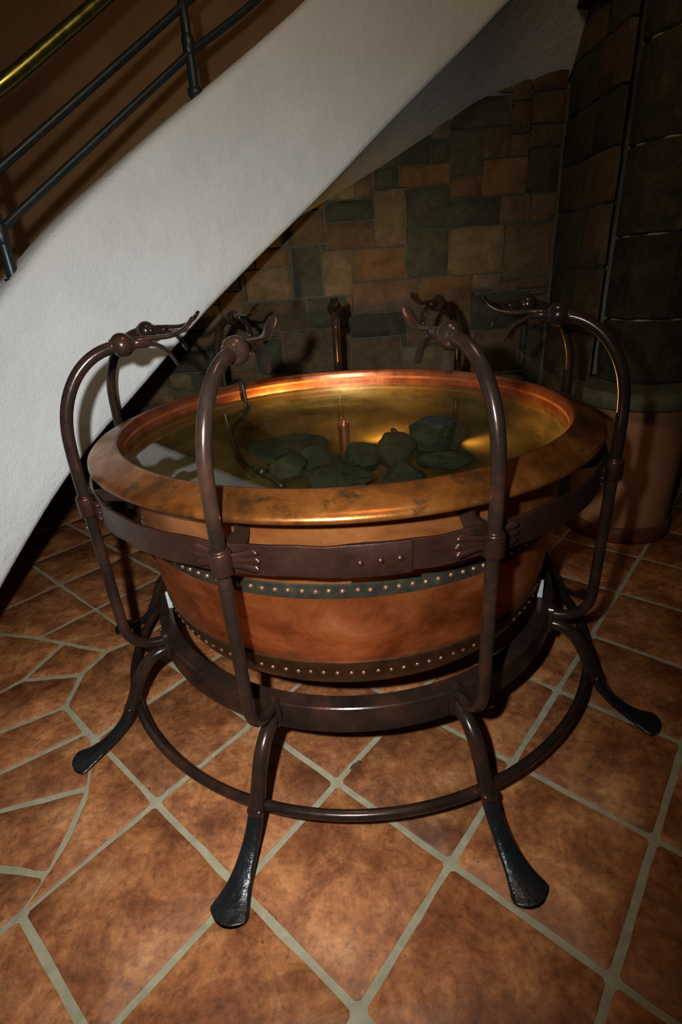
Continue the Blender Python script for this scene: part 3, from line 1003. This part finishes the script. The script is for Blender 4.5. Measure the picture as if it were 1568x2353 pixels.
def rock_mesh(seed, sx, sy, sz):
    g = random.Random(seed)
    bm = bmesh.new()
    bmesh.ops.create_icosphere(bm, subdivisions=4, radius=1.0)
    planes = []
    for _ in range(16):
        d = Vector((g.gauss(0, 1), g.gauss(0, 1), g.gauss(0, 1))).normalized()
        planes.append((d, g.uniform(.62, .9)))
    ph = [g.uniform(0, 6) for _ in range(6)]
    for v in bm.verts:
        p = v.co.copy()
        for d, k in planes:
            s = p.dot(d)
            if s > k: p -= d * (s - k) * .92
        p *= 1 + .03 * math.sin(p.x * 7 + ph[0]) * math.sin(p.y * 8 + ph[1]) + .03 * math.sin(p.z * 15 + ph[2] + 2 * p.x)
        v.co = Vector((p.x * sx, p.y * sy, p.z * sz))
    zmin = min(v.co.z for v in bm.verts)
    for v in bm.verts: v.co.z -= zmin
    me = bpy.data.meshes.new('rock')
    bm.to_mesh(me); bm.free()
    me.polygons.foreach_set('use_smooth', [True] * len(me.polygons))
    me.set_sharp_from_angle(angle=R(32))
    return me
ROCKS = [
    # px, py of its middle, half sizes, z of base, rot, label
    (654, 1030, .160, .090, .050, .790, .25, 'broad flat dark green rock at the left back of the basin'),
    (672, 1068, .080, .060, .055, .775, .6, 'small dark rock tucked at the left between two larger ones'),
    (728, 1056, .090, .060, .062, .775, -.3, 'wedge-shaped green rock left of the copper spout pipe'),
    (775, 1098, .125, .060, .048, .780, .08, 'long low brownish rock nearest the front rim'),
    (825, 1052, .075, .060, .060, .765, .4, 'dark rock just behind and right of the spout pipe'),
    (906, 1034, .082, .072, .070, .772, -.2, 'blocky green rock in the middle of the right group'),
    (922, 1086, .078, .055, .055, .780, .5, 'blue-green rough rock at the front of the right group'),
    (1000, 1000, .110, .075, .070, .805, .15, 'large dark rounded rock at the right back of the basin'),
    (1020, 1052, .110, .060, .035, .785, -.1, 'flat dark rock lying below the right back rock'),
]
for i_, (px, py, sx, sy, sz, zb, rz, lab) in enumerate(ROCKS):
    p = floor_pt(px, py, zb + sz)
    rr = math.hypot(p.x, p.y) + .5 * max(sx, sy)
    zb = max(zb, interp(rr, [0, .35, .55, .64, .67], [.766, .781, .795, .804, .815]))
    p = floor_pt(px, py, zb + sz)
    o = obj('rock', rock_mesh(40 + i_, sx, sy, sz), 'rock')
    o.location = (p.x, p.y, zb)
    o.rotation_euler.z = rz
    tag(o, lab, 'rock', 'rocks piled in the kettle')

# two small underwater lamps tucked behind the rocks, shining at the kettle wall
LAMPS = [((0.185, 0.145), (-0.20, 0.9), 30.0, 'small black underwater lamp behind the middle rocks lighting the back of the basin'),
         ((0.385, 0.125), (1.0, -0.42), 9.0, 'small black underwater lamp behind the right rocks lighting the right side of the basin')]
for (lx, ly), dr, en, lab in LAMPS:
    dv = Vector((dr[0], dr[1], -0.06)).normalized()
    T = thing('underwater_lamp', lab, 'lamp', 'underwater lamps', (lx, ly, .797))
    obj('housing', tube3('housing', [dv * -.02 + Vector((0, 0, .040)), dv * -.016 + Vector((0, 0, .040)), dv * .012 + Vector((0, 0, .040)), dv * .016 + Vector((0, 0, .040))], [.006, .009, .010, .0085], 16), 'rubber', T)
    obj('spike', tube3('spike', [(0, 0, .0), (0, 0, .034)], .004, 8), 'rubber', T)
    L_ = bpy.data.lights.new('underwater_bulb', 'SPOT')
    L_.energy = en
    L_.color = (1.0, 0.56, 0.17)
    L_.spot_size = R(120)
    L_.spot_blend = 1.0
    L_.shadow_soft_size = 0.01
    lo_ = bpy.data.objects.new('underwater_bulb', L_)
    link(lo_, T)
    lo_.location = dv * .022 + Vector((0, 0, .040))
    lo_.rotation_euler = dv.to_track_quat('-Z', 'Y').to_euler()

# cable with clip
CAB = thing('power_cable', 'black pump cable dropping from the kettle lip into the water', 'cable')
c_pts = []
th0 = R(-142)
for r_, z_ in ((.850, .74), (.840, .84), (.832, .90), (.820, .947), (.795, .968), (.755, .981), (.724, .9885), (.703, .978), (.6935, .955), (.6905, .915), (.674, .862)):
    c_pts.append((r_ * math.sin(th0), -r_ * math.cos(th0), z_))
for px, py, z_ in ((530, 990, .830), (545, 1030, .812), (566, 1060, .810), (592, 1081, .810), (620, 1096, .810), (648, 1118, .812)):
    p = floor_pt(px, py, z_); c_pts.append((p.x, p.y, z_))
obj('cord', tube3('cord', smooth_path(c_pts, 5), .0085, 12), 'rubber', CAB)
pc = floor_pt(598, 1082, .812)
pd = floor_pt(575, 1070, .812); dvec = (pc - pd).normalized()
obj('connector', tube3('connector', [pc - dvec * .03, pc - dvec * .026, pc - dvec * .01, pc - dvec * .008, pc + dvec * .008, pc + dvec * .01, pc + dvec * .024, pc + dvec * .03],
                       [.0085, .0165, .0165, .012, .012, .0170, .0170, .0085], 14), 'rubber', CAB)

# ------------------------------------------------------------------ small things on the floor
sp = floor_pt(818, 1757, 0.004)
bm = bmesh.new()
pts = [(-.022, -.016), (-.012, -.022), (.0, -.014), (.008, -.004), (.018, .006), (.022, .018), (.012, .022), (.002, .012), (-.012, .006), (-.020, -.004)]
vsb = [bm.verts.new((x * .85, y * .85, 0.0)) for x, y in pts]
f = bm.faces.new(vsb)
ex = bmesh.ops.extrude_face_region(bm, geom=[f])
for v in [q for q in ex['geom'] if isinstance(q, bmesh.types.BMVert)]:
    v.co = Vector((v.co.x * .8, v.co.y * .8, .004))
bmesh.ops.recalc_face_normals(bm, faces=bm.faces)
me = bpy.data.meshes.new('scrap'); bm.to_mesh(me); bm.free()
o = obj('dried_scrap', me, 'scrap'); o.location = (sp.x, sp.y, -.0005)
tag(o, 'small brown dried scrap lying on the grout under the stand', 'scrap')

gp = floor_pt(200, 1212, 0.012)  # spot of an unidentified bright glint; a polished stud is added to make it
st = lathe('glint_stud', [(.001, .024), (.006, .0225), (.011, .018), (.013, .011), (.011, .004), (.012, 0.0), (.001, 0.0)], 20)
o = tag(obj('glint_stud', st, 'steel'), 'tiny shiny metal stud added to make a small glint on the dark floor under the stairs', 'glint stand-in')
o.location = (gp.x, gp.y, 0)
